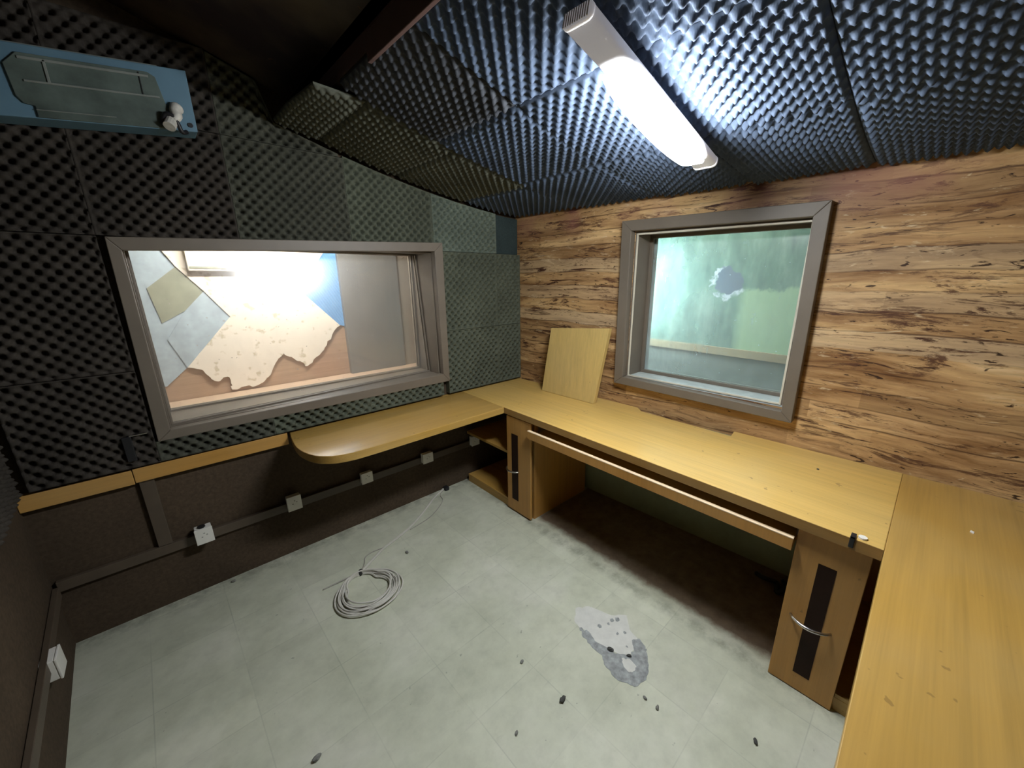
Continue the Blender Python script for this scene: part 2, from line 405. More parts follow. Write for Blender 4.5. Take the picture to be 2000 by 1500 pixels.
# ---------------------------------------------------------------- foam sheets
def foam(name, P, N, u0, u1, v0, v1, mat, label, group, bumps=True, pitch=.05, amp=.0135, step=.00625, border=.012, ph=(0, 0), parent=None, shape='pits', depth=.042):
    """egg-crate sheet: P(u,v)->base points (arrays), N outward, v0/v1 numbers or functions of u"""
    f0 = v0 if callable(v0) else (lambda u: np.full_like(u, v0))
    f1 = v1 if callable(v1) else (lambda u: np.full_like(u, v1))
    uu = np.linspace(u0, u1, max(2, int(round((u1-u0)/step))+1))
    hmax = float(np.max(np.abs(f1(uu)-f0(uu)))); nv = max(2, int(round(hmax/step))+1)
    Ug, Tg = np.meshgrid(uu, np.linspace(0, 1, nv), indexing='ij')
    A, B = f0(Ug), f1(Ug); Vg = A+(B-A)*Tg
    d = np.minimum(np.minimum(Ug-u0, u1-Ug), np.minimum((Vg-A), (B-Vg)))
    m = np.clip(d/border, 0, 1); m = m*m*(3-2*m)
    base = FT-amp*1.15
    rng = np.random.RandomState(int(abs(u0*997+hmax*31+u1*77)) % 9999)
    jit = 1+.12*np.sin(Ug*9+rng.rand()*6)*np.sin(Vg*7+rng.rand()*6)
    cc = np.cos(2*np.pi*(Ug/pitch+ph[0]))*np.cos(2*np.pi*(Vg/pitch+ph[1]))
    if shape == 'pits': H = .046-depth*((1-cc)/2)**2.6*m*jit        # wall side: flat top with deep round pits
    else: H = FT-.026+.024*((1+cc)/2)**1.4*m*jit                       # ceiling side: rounded points
    if not bumps: H = 0*Ug+base
    X, Y, Z = P(Ug, Vg); N = np.array(N, float)
    V = np.stack([X+N[0]*H, Y+N[1]*H, Z+N[2]*H], -1).reshape(-1, 3)
    nu = len(uu); idx = np.arange(nu*nv).reshape(nu, nv)
    q = np.stack([idx[:-1, :-1], idx[1:, :-1], idx[1:, 1:], idx[:-1, 1:]], -1).reshape(-1, 4)
    ring = np.concatenate([idx[:, 0], idx[-1, 1:], idx[-2::-1, -1], idx[0, -2:0:-1]])
    BX, BY, BZ = X.ravel()[ring], Y.ravel()[ring], Z.ravel()[ring]
    n0 = len(V); V = np.concatenate([V, np.stack([BX+N[0]*.001, BY+N[1]*.001, BZ+N[2]*.001], -1)])
    k = len(ring); r2 = np.arange(k)+n0
    sk_ = np.stack([ring, np.roll(ring, -1), np.roll(r2, -1), r2], -1)
    F = np.concatenate([q, sk_]).tolist()+[r2.tolist()]
    o = raw(name, V.tolist(), F, mat, parent)
    sm = np.ones(len(F), bool); sm[len(q):] = False
    o.data.polygons.foreach_set('use_smooth', sm)
    bm = bmesh.new(); bm.from_mesh(o.data); bmesh.ops.recalc_face_normals(bm, faces=bm.faces); bm.to_mesh(o.data); bm.free()
    if parent is None: props(o, label, 'acoustic foam', group)
    return o
def PL(U, V): return U, np.full_like(U, -.002), V          # left wall
NL = (0, -1, 0)
def PS(U, V): return FAR_X+W1*U+.002, -U, V                # side wall; U = distance from the corner
NS = (1, 0, 0)
def PC(U, V):                                               # ceiling; U = x, V = y
    a = np.maximum(0, -U); return U, V, 2.0+.05*a+.085*a*a+FT
NC = (0, 0, -1)
GW, GC = 'egg-crate foam sheets on the left wall', 'egg-crate foam sheets on the ceiling'
topz = lambda u: 2.0+.05*(-u)+.085*u*u-.004
G = .0004
def wall_sheet(x0, x1, z0, z1, label, **kw):
    kw.setdefault('shape', 'pits')
    return foam('acoustic_foam_sheet', PL, NL, x0+G, x1-G, z0+G if not callable(z0) else z0, z1-G if not callable(z1) else z1, kw.pop('mat', 'foam_wall'), label, GW, **kw)
wall_sheet(-.235, -.004, 1.742, topz, 'flat dark foam strip without bumps, top of the left wall in the corner', bumps=False, mat='foam_flat')
wall_sheet(-.750, -.235, 1.742, topz, 'pale dusty egg-crate foam sheet above the right end of the wide window', mat='foam_pale')
wall_sheet(-1.265, -.750, 1.742, topz, 'egg-crate foam sheet above the wide window, second along from the corner side')
wall_sheet(-1.780, -1.265, 1.742, lambda u: np.minimum(2.185, 2.0+.05*(-u)+.085*u*u-.004), 'egg-crate foam sheet above the middle of the wide window', mat='foam_mid')
wall_sheet(-2.245, -1.780, 1.742, 2.185, 'dark egg-crate foam sheet between the blue air conditioner and the wide window', mat='foam_dark')
wall_sheet(XS(0)+.045, -2.245, 1.742, 2.185, 'dark egg-crate foam sheet in the left corner below the blue air conditioner', mat='foam_dark')
wall_sheet(-1.780, -1.285, lambda u: 2.187+0*u, lambda u: np.maximum(2.189, topz(u)+.14*np.clip((-1.56-u)/.05, 0, 1)), 'triangular offcut of egg-crate foam beside the right end of the air conditioner', mat='foam_mid')
zt2 = lambda u: 2.43+.30*(-u-1.47)-.03
wall_sheet(-2.245, -1.780, 2.187, 2.50, 'egg-crate foam sheet behind the blue air conditioner, near black', mat='foam_dark')
wall_sheet(XS(0)+.045, -2.245, 2.187, 2.62, 'egg-crate foam sheet at the top left corner behind the air conditioner', mat='foam_dark')
wall_sheet(XS(0)+.045, -2.245, 1.195, 1.740, 'dark egg-crate foam sheet left of the wide window, upper one', mat='foam_dark')
wall_sheet(XS(0)+.045, -2.245, .765, 1.193, 'dark egg-crate foam sheet left of the wide window, lower one with the black bracket', mat='foam_dark')
wall_sheet(-.700, -.235, 1.217, 1.740, 'grey egg-crate foam sheet right of the wide window, upper one', ph=(.2, .3))
wall_sheet(-.700, -.235, .765, 1.215, 'grey egg-crate foam sheet right of the wide window, standing on the worktop', ph=(.1, .0))
wall_sheet(-.235, -.004, 1.217, 1.740, 'narrow grey foam strip in the room corner, upper one with bumps', ph=(.4, .1))
wall_sheet(-.235, -.004, .765, 1.215, 'narrow grey foam strip in the room corner, standing on the worktop', ph=(.1, .2))
wall_sheet(-2.245, -1.787, .765, .862, 'low strip of foam under the left end of the wide window', mat='foam_mid')
wall_sheet(-1.787, -1.271, .765, .862, 'low strip of foam under the wide window, above the rounded end of the worktop')
wall_sheet(-1.271, -.745, .765, .862, 'low strip of foam under the wide window, nearest the corner')
GS = 'egg-crate foam sheets on the side wall'
for (u0, u1, z0, z1, lb) in ((.04, .52, .755, 1.19, 'foam sheet low on the side wall at the left edge, next to the corner'),
                             (.04, .52, 1.192, 1.74, 'foam sheet on the side wall next to the corner, middle height'),
                             (.04, .52, 1.742, 2.24, 'foam sheet high on the side wall next to the corner')):
    foam('acoustic_foam_sheet', PS, NS, u0+.01, u1, z0, z1, 'foam_dark', lb, GS, shape='points')
rowsy = [(-.002, -.66), (-.662, -1.20), (-1.202, -1.65), (-1.652, -2.10), (-2.102, -2.60), (-2.602, -3.09)]
rown = ['against the left wall', 'second row from the left wall', 'third row from the left wall', 'beside the lamp, near the square window', 'fifth row, over the near cabinet', 'last row, over the near worktop']
coln = ['along the planked wall', 'in the middle column', 'next to the dark recess']
for r, (ya, yb) in enumerate(rowsy):
    cols = [(-.002, -.50), (-.502, -.97), (-.972, -1.37)] if r == 0 else [(-.002, -.555), (-.557, -1.06), (-1.062, EDGE)]
    for c_, (xa, xb) in enumerate(cols):
        x1 = xa if c_ else XW((ya+yb)/2)-.004+(.0 if r else -.0)
        mt = 'foam_old' if r == 0 and c_ > 0 else ('foam_dim' if c_ == 2 and r < 2 else 'foam_ceil')
        foam('acoustic_foam_sheet', PC, NC, xb, x1 if c_ else min(x1, XW(ya)-.004) if r == 0 else XW(ya)-.004, yb, ya if r else -.036, mt,
             'ceiling foam sheet %s, %s' % (coln[c_], rown[r]), GC, ph=(.13*r, .31*c_), shape='points')
# the sheet that has come loose and hangs at the edge of the recess
def PF(U, V):
    k = (-1.372-U)/.19
    base = 2.0+.05*1.372+.085*1.372**2+FT
    return U, V, base+.038*k-.03*k*np.clip((-V-.3)/.36, 0, 1)-.004
foam('loose_foam_sheet', PF, NC, -1.562, -1.372, -.655, -.052, 'foam_old', 'loose narrow foam sheet drooping at the edge of the dark ceiling recess', None, shape='points')

# ---------------------------------------------------------------- windows
def quad_ring(b, O, I, a, c, mi=0):
    """mitred frame between outer and inner 3D corner lists, extruded from offset a to c"""
    for i in range(4):
        j = (i+1) % 4; b.prism([O[i], O[j], I[j], I[i]], a, c, mi)
def frame(name, O, I, a, c, mat, parent, bev=.003): 
    b = MB(); quad_ring(b, O, I, a, c); return b.done(name, mat, parent, bev=bev)
# wide window
win = empty('window_1', (-1.46, 0, .86), None, None); win['kind'] = 'structure'
O = [(-2.222, -.05, 1.738), (-.688, -.05, 1.794), (-.693, -.05, .859), (-2.236, -.05, .862)]
I = [(-2.183, -.05, 1.688), (-.750, -.05, 1.738), (-.742, -.05, .918), (-2.186, -.05, .906)]
frame('window_frame', O, I, (0, 0, 0), (0, .048, 0), 'taupe', win)
def rect(x0, x1, z0, z1, y): return [(x0, y, z1), (x1, y, z1), (x1, y, z0), (x0, y, z0)]
b = MB()
for (y0, y1, th) in ((0.0, .32, .006),):
    for (xa, xb, za, zb) in ((OX0, OX1, OZ0, OZ0+th), (OX0, OX1, OZ1-th, OZ1), (OX0, OX0+th, OZ0+th, OZ1-th), (OX1-th, OX1, OZ0+th, OZ1-th)):
        b.box(xa, xb, y0, y1, za, zb)
b.done('window_lining', 'taupe', win)
WCX, WCZ, WHX, WHZ = (OX0+OX1)/2, (OZ0+OZ1)/2, (OX1-OX0)/2, (OZ1-OZ0)/2
def lean(x, z, y, tilt, turn): return y+tilt*(z-WCZ)/WHZ+turn*(x-WCX)/WHX     # the inner pane leans, as in sound booths
def leanrect(q, y, tilt, turn):
    return [(x, lean(x, z, y, tilt, turn), z) for x, z in ((OX0+q, OZ1-q), (OX1-q, OZ1-q), (OX1-q, OZ0+q), (OX0+q, OZ0+q))]
def beads(y, dy, wd, tilt=0.0, turn=0.0, th=.006):
    b = MB(); A_, B_ = leanrect(th, y, tilt, turn), leanrect(th+wd, y, tilt, turn)
    quad_ring(b, A_, B_, (0, 0, 0), (0, dy, 0)); return b.done('glazing_bead', 'taupe', win, bev=.0015)
TL, TN = .042, .056
beads(.103, .014, .008, TL, TN); beads(.133, .014, .007, TL, TN)
beads(.262, .016, .010); beads(.296, .016, .008)
M['glass1'] = glass('clear_dusty_glass', (.97, .98, .97), (.85, .82, .76), 0.10, .20, .14, 0.0)
M['glass1b'] = glass('clear_glass', (.97, .98, .97), (.8, .78, .72), .02, .02, .045, 2.0)
def pane(y, mat, tilt=0.0, turn=0.0):
    return raw('glass_pane', leanrect(.007, y, tilt, turn), [(0, 1, 2, 3)], mat, win)
pane(.125, 'glass1', TL, TN); pane(.287, 'glass1b')
# square window
win2 = empty('window_2', (.06, -1.48, .88), None, None); win2['kind'] = 'structure'
def WR(d, y, z): return (d+XW(y), y, z)
O = [WR(-.05, -.966, 1.901), WR(-.05, -1.984, 1.898), WR(-.05, -1.992, .881), WR(-.05, -.975, .899)]
I = [WR(-.05, -1.032, 1.842), WR(-.05, -1.925, 1.837), WR(-.05, -1.942, .931), WR(-.05, -1.036, .949)]
frame('window_frame', O, I, (0, 0, 0), (.048, 0, 0), 'taupe', win2)
b = MB(); th = .010
M['dusty'] = simple('dusty_pale_sill', (.42, .46, .44), .8, .15, 14)
b.box(0, .24, RY1, RY0, RZ0, RZ0+th, 0, sk); b.done('window_sill', 'dusty', win2); b = MB()
for (ya, yb, za, zb) in ((RY1, RY0, RZ1-th, RZ1), (RY1, RY1+th, RZ0+th, RZ1-th), (RY0-th, RY0, RZ0+th, RZ1-th)):
    b.box(0, .24, ya, yb, za, zb, 0, sk)
b.done('window_lining', 'taupe', win2)
def rectR(d, ya, yb, z0, z1): return [WR(d, ya, z1), WR(d, yb, z1), WR(d, yb, z0), WR(d, ya, z0)]
for (d, wd, dd, mt) in ((-.004, .010, .006, 'seal'), (.155, .020, .02, 'taupe'), (.206, .016, .02, 'taupe')):
    b = MB(); q = .010
    quad_ring(b, rectR(d, RY0-q, RY1+q, RZ0+q, RZ1-q), rectR(d, RY0-q-wd, RY1+q+wd, RZ0+q+wd, RZ1-q-wd), (0, 0, 0), (dd, 0, 0))
    o = b.done('glazing_bead', mt, win2, bev=.0015)
    if mt == 'seal': o['label'] = 'thin pale sealant line round the opening'
M['glass2'] = glass('hazy_dirty_glass', (.90, .97, .96), (.80, .97, .98), .24, .22, .05, 5.0, .6, (-1.95, -1.08, .6, 1.5))
raw('glass_pane', rectR(.192, RY0-.011, RY1+.011, RZ0+.011, RZ1-.011), [(0, 1, 2, 3)], 'glass2', win2)

# ---------------------------------------------------------------- the room behind the wide window
def far_mat_blue():
    t = NT('blue_ribbed_panel'); g = t.geo(); n = t.noise(g, 5, 4)
    wv = t.n('ShaderNodeTexWave', {'Vector': t.mapp(g, (1, 1, 1), (0, 0, 0), (0, .5, 0)), 'Scale': 14.0, 'Distortion': 1.0}).outputs[0]
    c = t.ramp(n, [(.3, (.10, .27, .56)), (.7, (.16, .36, .66))])
    return t.pbr(t.mix(.25, c, t.ramp(wv, [(0, .7), (1, 1.15)]), 'MULTIPLY'), .8)
def far_mat_cream():
    t = NT('cream_speckled_foam'); g = t.geo()
    sp = t.ramp(t.noise(g, 17, 2, .5), [(.60, 0.0), (.69, .8)])
    c = t.mix(sp, (.88, .83, .74), (.60, .53, .40)); return t.pbr(c, .9)
M['blue'] = far_mat_blue(); M['cream'] = far_mat_cream()
M['pale_blue'] = simple('faded_blue_panel', (.42, .52, .60), .8, .15, 10)
M['grey_green'] = simple('grey_green_panel', (.30, .32, .25), .8, .12)
M['far_wood'] = laminate('brown_panelled_wall', (.40, .26, .18), 0, .6)
M['far_ledge'] = laminate('pinkish_ledge', (.58, .43, .33), 0, .5)
M['far_door'] = simple('grey_door', (.17, .175, .175), .6, .08, 3)
M['far_plain'] = simple('plain_far_wall', (.30, .27, .23), .8, .05)
M['far_white'] = simple('pale_far_ceiling', (.6, .57, .5), .8)
YF = 1.60
b = MB()
b.box(-3.3, .25, YF+.03, YF+.13, -.1, 2.7)                                        # far wall
structure(b.done('wall_left_room', 'far_wood'))
b = MB(); b.box(-3.3, -3.2, .32, YF+.03, -.1, 2.7); structure(b.done('wall_left_room_side', 'far_plain'))
b = MB(); b.box(.06, .25, .32, YF+.03, -.1, 2.7); structure(b.done('wall_left_room_end', 'far_plain'))
b = MB(); b.box(-3.3, .25, .32, YF+.13, 2.212, 2.3); structure(b.done('ceiling_left_room', 'far_white'))
b = MB(); b.box(-3.3, .25, .32, YF+.13, -.1, 0); structure(b.done('floor_left_room', 'far_plain'))
def far_panel(name, poly, mat, th, y=YF, parent=None, label=None, cat=None, group=None):
    b = MB(); b.prism([(x, y, z) for x, z in poly], (0, .028, 0), (0, .028-th, 0))
    o = b.done(name, mat, parent)
    if label: props(o, label, cat, group)
    return o
GP = 'foam panels on the wall beyond the wide window'
def ragged(poly, amp=.012, seg=4, seed=1, idx=()):
    rnd = random.Random(seed); out = []
    for i, p in enumerate(poly):
        q = poly[(i+1) % len(poly)]; out.append(p)
        if i in idx:
            for k in range(1, seg):
                t = k/seg; out.append((p[0]+(q[0]-p[0])*t+rnd.uniform(-amp, amp), p[1]+(q[1]-p[1])*t+rnd.uniform(-amp, amp)))
    return out
cream = [(-2.08, 1.90), (-.80, 1.90), (-.93, 1.774), (-1.16, 1.462), (-.858, 1.125), (-.896, 1.101), (-1.002, .948), (-1.098, .852), (-1.191, .775), (-1.269, .832),
         (-1.368, .925), (-1.422, .864), (-1.516, .724), (-1.595, .67), (-1.784, .666), (-1.784, .773), (-1.881, .758), (-1.946, .865), (-2.027, .894), (-1.693, 1.266), (-1.823, 1.472), (-1.955, 1.653)]
far_panel('torn_foam_panel', ragged(cream, .011, 5, 3, range(5, 18)), 'cream', .022, label='cream cross-shaped foam covering with a torn lower edge, beyond the wide window', cat='acoustic foam', group=None)
far_panel('blue_foam_panel', [(-.93, 1.774), (-.80, 1.90), (-.773, 1.90), (-.807, 1.112), (-.858, 1.125), (-1.16, 1.462)], 'blue', .014, label='bright blue triangular wall panel beside the grey door, beyond the wide window', cat='wall panel', group=GP)
far_panel('blue_foam_panel', [(-1.823, 1.472), (-1.693, 1.266), (-2.027, .894), (-2.10, 1.12), (-1.962, 1.328)], 'pale_blue', .014, label='faded blue ribbed wall panel left of the cream cross, beyond the wide window', cat='wall panel', group=GP)
far_panel('grey_foam_panel', [(-1.955, 1.653), (-1.823, 1.472), (-1.962, 1.328), (-2.106, 1.247), (-2.14, 1.50)], 'grey_green', .014, label='grey-green diamond wall panel at the left of the wide window view', cat='wall panel', group=GP)
far_panel('pale_foam_panel', [(-2.65, 1.90), (-2.08, 1.90), (-1.955, 1.653), (-2.14, 1.50), (-2.5, 1.45)], 'pale_blue', .010, label='pale blue wall panel in the upper left corner of the wide window view', cat='wall panel', group=GP)
far_panel('pale_foam_panel', [(-2.5, 1.45), (-2.14, 1.50), (-2.106, 1.247), (-1.962, 1.328), (-2.10, 1.12), (-2.027, .894), (-2.17, .767), (-2.6, .75)], 'pale_blue', .008, label='faded striped blue wall panel low at the left of the wide window view', cat='wall panel', group=GP)
t_ = empty('wall_vent_box', (-1.72, YF, 1.61), 'cream painted vent box on the torn foam, top of the wide window view', 'vent')
b = MB(); b.box(-1.89, -1.574, YF-.045, YF+.006, 1.622, 1.86); b.done('vent_body', 'cream', t_, bev=.006)
b = MB(); b.box(-1.88, -1.584, YF-.050, YF-.045, 1.64, 1.655); b.done('vent_lip', 'grey_green', t_)
d_ = empty('door_1', (-.52, YF, 0), None, None); d_['kind'] = 'structure'
b = MB(); b.box(-.815, -.242, YF-.03, YF+.028, 0, 2.1); b.done('door_leaf', 'far_door', d_, bev=.003)
b = MB(); b.box(-.242, .06, YF-.012, YF+.028, 0, 2.4); structure(b.done('wall_left_room_return', 'far_plain'))
b = MB(); b.box(-3.2, .06, YF-.40, YF+.02, .60, .64)
props(b.done('far_worktop', 'far_ledge', bev=.003), 'pinkish brown ledge running below the torn foam, beyond the wide window', 'worktop')
# lamp of that room, above the head of the window
M['lamp_warm'] = emitter('warm_white_tube', (1.0, .93, .84), LEFT_ROOM_POWER)
t_ = empty('tube_lamp', (-1.35, .98, 2.2), 'tube lamp under the ceiling of the room beyond the wide window', 'lamp')
b = MB(); b.box(-1.85, -.85, .95, 1.01, 2.17, 2.21); b.done('lamp_body', 'lampbody', t_, bev=.004)
b = MB(); b.tube([(-1.82, .98, 2.145), (-.88, .98, 2.145)], .022, 12); b.done('lamp_tube', 'lamp_warm', t_, True)

# ---------------------------------------------------------------- the room behind the square window
def far_green():
    t = NT('peeling_green_wall'); g = t.geo(); x, y, z = t.sep(g)
    n1 = t.noise(t.mapp(g, (1, 1, 1)), 5, 7, .65, .5)
    n2 = t.noise(t.mapp(g, (3, 3, 1)), 2.4, 6, .65)
    c = t.ramp(n2, [(.3, s2l((88, 104, 92))), (.55, s2l((116, 132, 116))), (.75, s2l((148, 160, 142)))])
    # lighter washed-out patch low on the right, with an uneven top edge
    edge = t.math('ADD', t.math('MULTIPLY_ADD', n1, .24, -.12), z)
    ym = t.n('ShaderNodeMapRange', {'Value': y, 'From Min': -1.16, 'From Max': -1.24}).outputs[0]
    lo = t.n('ShaderNodeMapRange', {'Value': edge, 'From Min': 1.50, 'From Max': 1.47}).outputs[0]
    c = t.mix(t.math('MULTIPLY', t.math('MULTIPLY', ym, lo), .75), c, s2l((166, 180, 140)))
    # bare spot with a broken plaster rim
    dv = t.n('ShaderNodeVectorMath', operation='DISTANCE'); t.set(dv.inputs[0], g); t.set(dv.inputs[1], (1.5, -1.07, 1.53))
    dd = t.math('ADD', dv.outputs['Value'], t.math('MULTIPLY_ADD', t.noise(g, 9, 5, .6), .22, -.11))
    c = t.mix(t.math('MULTIPLY', t.ramp(dd, [(.14, 1.0), (.16, 0.0)]), t.ramp(t.noise(g, 7, 3), [(.46, 0.0), (.54, .9)])), c, s2l((196, 190, 192)))
    c = t.mix(t.ramp(dd, [(.10, 1.0), (.115, 0.0)]), c, s2l((104, 106, 116)))
    return t.pbr(c, .8)
M['far_green'] = far_green()
M['far_band'] = laminate('brown_dado_band', (.30, .19, .10), 1, .6)
M['far_grey'] = simple('grey_lower_wall', (.16, .15, .12), .8, .1)
b = MB(); b.box(1.5, 1.6, -3.6, .1, .955, 2.7); b.box(1.5, 1.6, -3.6, .1, -.1, .955, 1)
structure(b.done('wall_right_room', ['far_green', 'far_grey']))
b = MB(); b.box(1.475, 1.5, -3.5, .0, .895, .965); structure(b.done('trim_2', 'far_band', bev=.003))
b = MB(); b.box(.24, 1.5, -.02, .1, -.1, 2.7, 0, None); structure(b.done('wall_right_room_side', 'far_green'))
b = MB(); b.box(.38, 1.5, -3.6, -3.5, -.1, 2.7); structure(b.done('wall_right_room_end', 'far_green'))
b = MB(); b.box(.22, 1.6, -3.6, .1, 2.502, 2.6, 0, lambda x, y, z: (x if x > 1 else x+XW(y)-.0, y, z)); structure(b.done('ceiling_right_room', 'far_white'))
b = MB(); b.box(.22, 1.6, -3.6, .1, -.1, 0, 0, lambda x, y, z: (x if x > 1 else x+XW(y), y, z)); structure(b.done('floor_right_room', 'far_grey'))
M['fill_cool'] = emitter('cool_fill_tube', (.86, 1.0, .95), RIGHT_ROOM_POWER)  # source out of view, added to light the green room
t_ = empty('tube_lamp', (1.0, -1.0, 2.5), 'added unseen tube lamp under the ceiling of the green room beyond the square window', 'lamp')
b = MB(); b.box(.97, 1.03, -1.55, -.45, 2.46, 2.50); b.done('lamp_body', 'lampbody', t_, bev=.004)
b = MB(); b.tube([(1.0, -1.5, 2.435), (1.0, -.5, 2.435)], .022, 12); b.done('lamp_tube', 'fill_cool', t_, True)

M['fill_blue'] = emitter('cold_fill_tube', (.58, .84, 1.0), 620.0)  # unseen light added to brighten the left part of the hazy pane
t_ = empty('added_fill_lamp', (1.15, -.03, 1.5), 'added upright tube light on the side wall of the green room, unseen beside the square window', 'lamp')
b = MB(); b.box(1.12, 1.18, -.045, -.021, 1.10, 1.90); b.done('lamp_body', 'lampbody', t_, bev=.004)
b = MB(); b.tube([(1.15, -.075, 1.14), (1.15, -.075, 1.86)], .018, 12); b.done('lamp_tube', 'fill_blue', t_, True)
for z0 in (1.12, 1.86):
    b = MB(); b.box(1.14, 1.16, -.08, -.045, z0, z0+.02); b.done('tube_holder', 'lampbody', t_)

# ---------------------------------------------------------------- ceiling lamp
LA, LB = Vector((-1.310, -1.684, 2.158)), Vector((-.535, -1.676, 1.985))
t_ = empty('ceiling_lamp', tuple((LA+LB)/2), 'lit white tube lamp with a glowing diffuser under the foam ceiling', 'lamp')
ax = (LB-LA).normalized(); sd = Vector((0, 0, 1)).cross(ax).normalized(); un = ax.cross(sd).normalized()
Ln = (LB-LA).length
def lp(a, s_, u): return LA+ax*a+sd*s_+un*u
def stadium(hw, hh, n=7, r=None):
    r = r or hh; pts = []
    for (cx, cz, a0) in ((hw-r, hh-r, 0), (-hw+r, hh-r, 90), (-hw+r, -hh+r, 180), (hw-r, -hh+r, 270)):
        for k in range(n): a = math.radians(a0+90*k/(n-1)); pts.append((cx+r*math.cos(a), cz+r*math.sin(a)))
    return pts
def loft(name, secs, mat, parent, smooth=True):
    """secs: list of (a, [(s,u)...])"""
    vs = []; fs = []; n = len(secs[0][1])
    for a, pts in secs: vs += [tuple(lp(a, s_, u)) for s_, u in pts]
    for i in range(len(secs)-1):
        for j in range(n):
            k = (j+1) % n; fs.append((i*n+j, i*n+k, (i+1)*n+k, (i+1)*n+j))
    fs.append(tuple(range(n))); fs.append(tuple((len(secs)-1)*n+j for j in range(n))[::-1])
    o = raw(name, vs, fs, mat, parent); 
    bm = bmesh.new(); bm.from_mesh(o.data); bmesh.ops.recalc_face_normals(bm, faces=bm.faces); bm.to_mesh(o.data); bm.free()
    if smooth: o.data.polygons.foreach_set('use_smooth', [len(p.vertices) == 4 for p in o.data.polygons])
    return o
def lamp_housing():
    t = NT('self_lit_lamp_housing'); b_ = t.n('ShaderNodeBsdfPrincipled', {'Base Color': (.88, .86, .86), 'Roughness': .4})
    t.set(b_.inputs['Emission Color'], (.95, .93, 1.0)); t.set(b_.inputs['Emission Strength'], .17)   # emission added to brighten the body, in place of bloom
    t.t.links.new(b_.outputs[0], t.out.inputs[0]); return t.m
M['housing'] = lamp_housing()
st = stadium(.043, .026, 6, .018)
st = [(a_, u*.72+.007) for a_, u in st]
loft('lamp_body', [(.012, st), (Ln-.012, st)], 'housing', t_)
for (a0, a1) in ((0, .014), (Ln-.014, Ln)):
    sq = lambda st_: [(a_, u*.74+.007) for a_, u in st_]
    e = loft('end_cap', [(a0, sq(stadium(.041, .024, 6, .017))), (a0+.003, sq(stadium(.044, .027, 6, .019))), (a1-.003, sq(stadium(.044, .027, 6, .019))), (a1, sq(stadium(.041, .024, 6, .017)))], 'housing', t_)
    b = MB(); s0 = a0-.002 if a0 == 0 else a1-.001
    for k in range(11):
        s_ = -.035+k*.007
        b.hexa([lp(s0, s_, -.009), lp(s0+.003, s_, -.009), lp(s0+.003, s_+.0035, -.009), lp(s0, s_+.0035, -.009),
                lp(s0, s_, .023), lp(s0+.003, s_, .023), lp(s0+.003, s_+.0035, .023), lp(s0, s_+.0035, .023)])
    b.done('end_ribs', 'lampbody', e)
M['lamp_main'] = emitter('glowing_diffuser', (.93, .97, 1.0), LAMP_POWER)
secs = []
g0, g1 = .165, .700
for k in range(15):
    t = k/14; a = g0+(g1-g0)*t; f = max(.12, math.sin(PI*min(1, max(0, t)))**.42)
    w_ = .053*(.6+.4*f); hh = .031*f+.004
    secs.append((a, [(s_, u-.027) for s_, u in stadium(w_, hh, 5, min(hh, w_)*.98)]))
loft('diffuser', secs, 'lamp_main', t_)
# screw posts hidden between the body and the foam
for a in (.36, .50):
    p = lp(a, 0, .02); b = MB(); b.tube([(p.x, p.y, p.z-.01), (p.x, p.y, ZC(p.x)+.02)], .006, 8); b.done('mounting_screw', 'lampbody', t_)

# ---------------------------------------------------------------- worktops
ZT, TH = .75, .042
wt = empty('worktop', (-.3, -1.4, ZT-TH), 'yellow maple-laminate worktop running round three walls, with a rounded left end', 'worktop')
curve = spline([(-1.719, -.012, 0), (-1.738, -.16, 0), (-1.745, -.26, 0), (-1.737, -.345, 0), (-1.713, -.425, 0), (-1.674, -.478, 0), (-1.622, -.513, 0), (-1.545, -.531, 0), (-1.45, -.534, 0)], 5)
poly = [(-1.719, -.003, ZT)]+[(p.x, p.y, ZT) for p in curve]+[(-1.104, -.530, ZT), (-.586, -.522, ZT), (-.575, -.003, ZT)]
b = MB(); b.prism(poly, (0, 0, 0), (0, 0, -TH)); o = b.done('left_worktop', 'lam_x', wt, bev=.0025)
o['label'] = 'shallow worktop wing under the wide window with a rounded end'
XF = lambda y: -.586-(-y-.52)*.0135        # front edge of the right-hand run
poly = [(-.5745, -.003, ZT), (-.5855, -.5222, ZT), (XF(-2.424), -2.424, ZT), (XW(-2.424)-.004, -2.424, ZT), (XW(-1.73)-.003, -1.73, ZT), (-.006, -1.742, ZT), (-.003, -1.195, ZT), (XW(-1.14)-.003, -1.135, ZT), (-.002, -.003, ZT)]
b = MB(); b.prism(poly, (0, 0, 0), (0, 0, -TH)); o = b.done('main_worktop', 'lam_y', wt, bev=.0025)
b = MB(); b.prism([(-.5857, -.5232, ZT-.001), (XF(-2.424)-.0002, -2.4235, ZT-.001), (XF(-2.424)-.0002, -2.4235, ZT-TH+.001), (-.5857, -.5232, ZT-TH+.001)], (0, 0, 0), (-.0012, 0, 0)); b.done('edge_shade_strip', 'lam_edge_shade', o)['label'] = 'amber front edge darkened by shade put in its colour'
poly = [(XF(-2.424)-.0, -2.4245, ZT), (-2.2, -2.432, ZT), (-2.2, NEAR_Y+.003, ZT), (XW(NEAR_Y)-.004, NEAR_Y+.003, ZT), (XW(-2.424)-.004, -2.4245, ZT)]
b = MB(); b.prism(poly, (0, 0, 0), (0, 0, -TH)); o = b.done('near_worktop', 'lam_x', wt, bev=.0025)
o['label'] = 'near worktop wing with its grain running towards the camera'
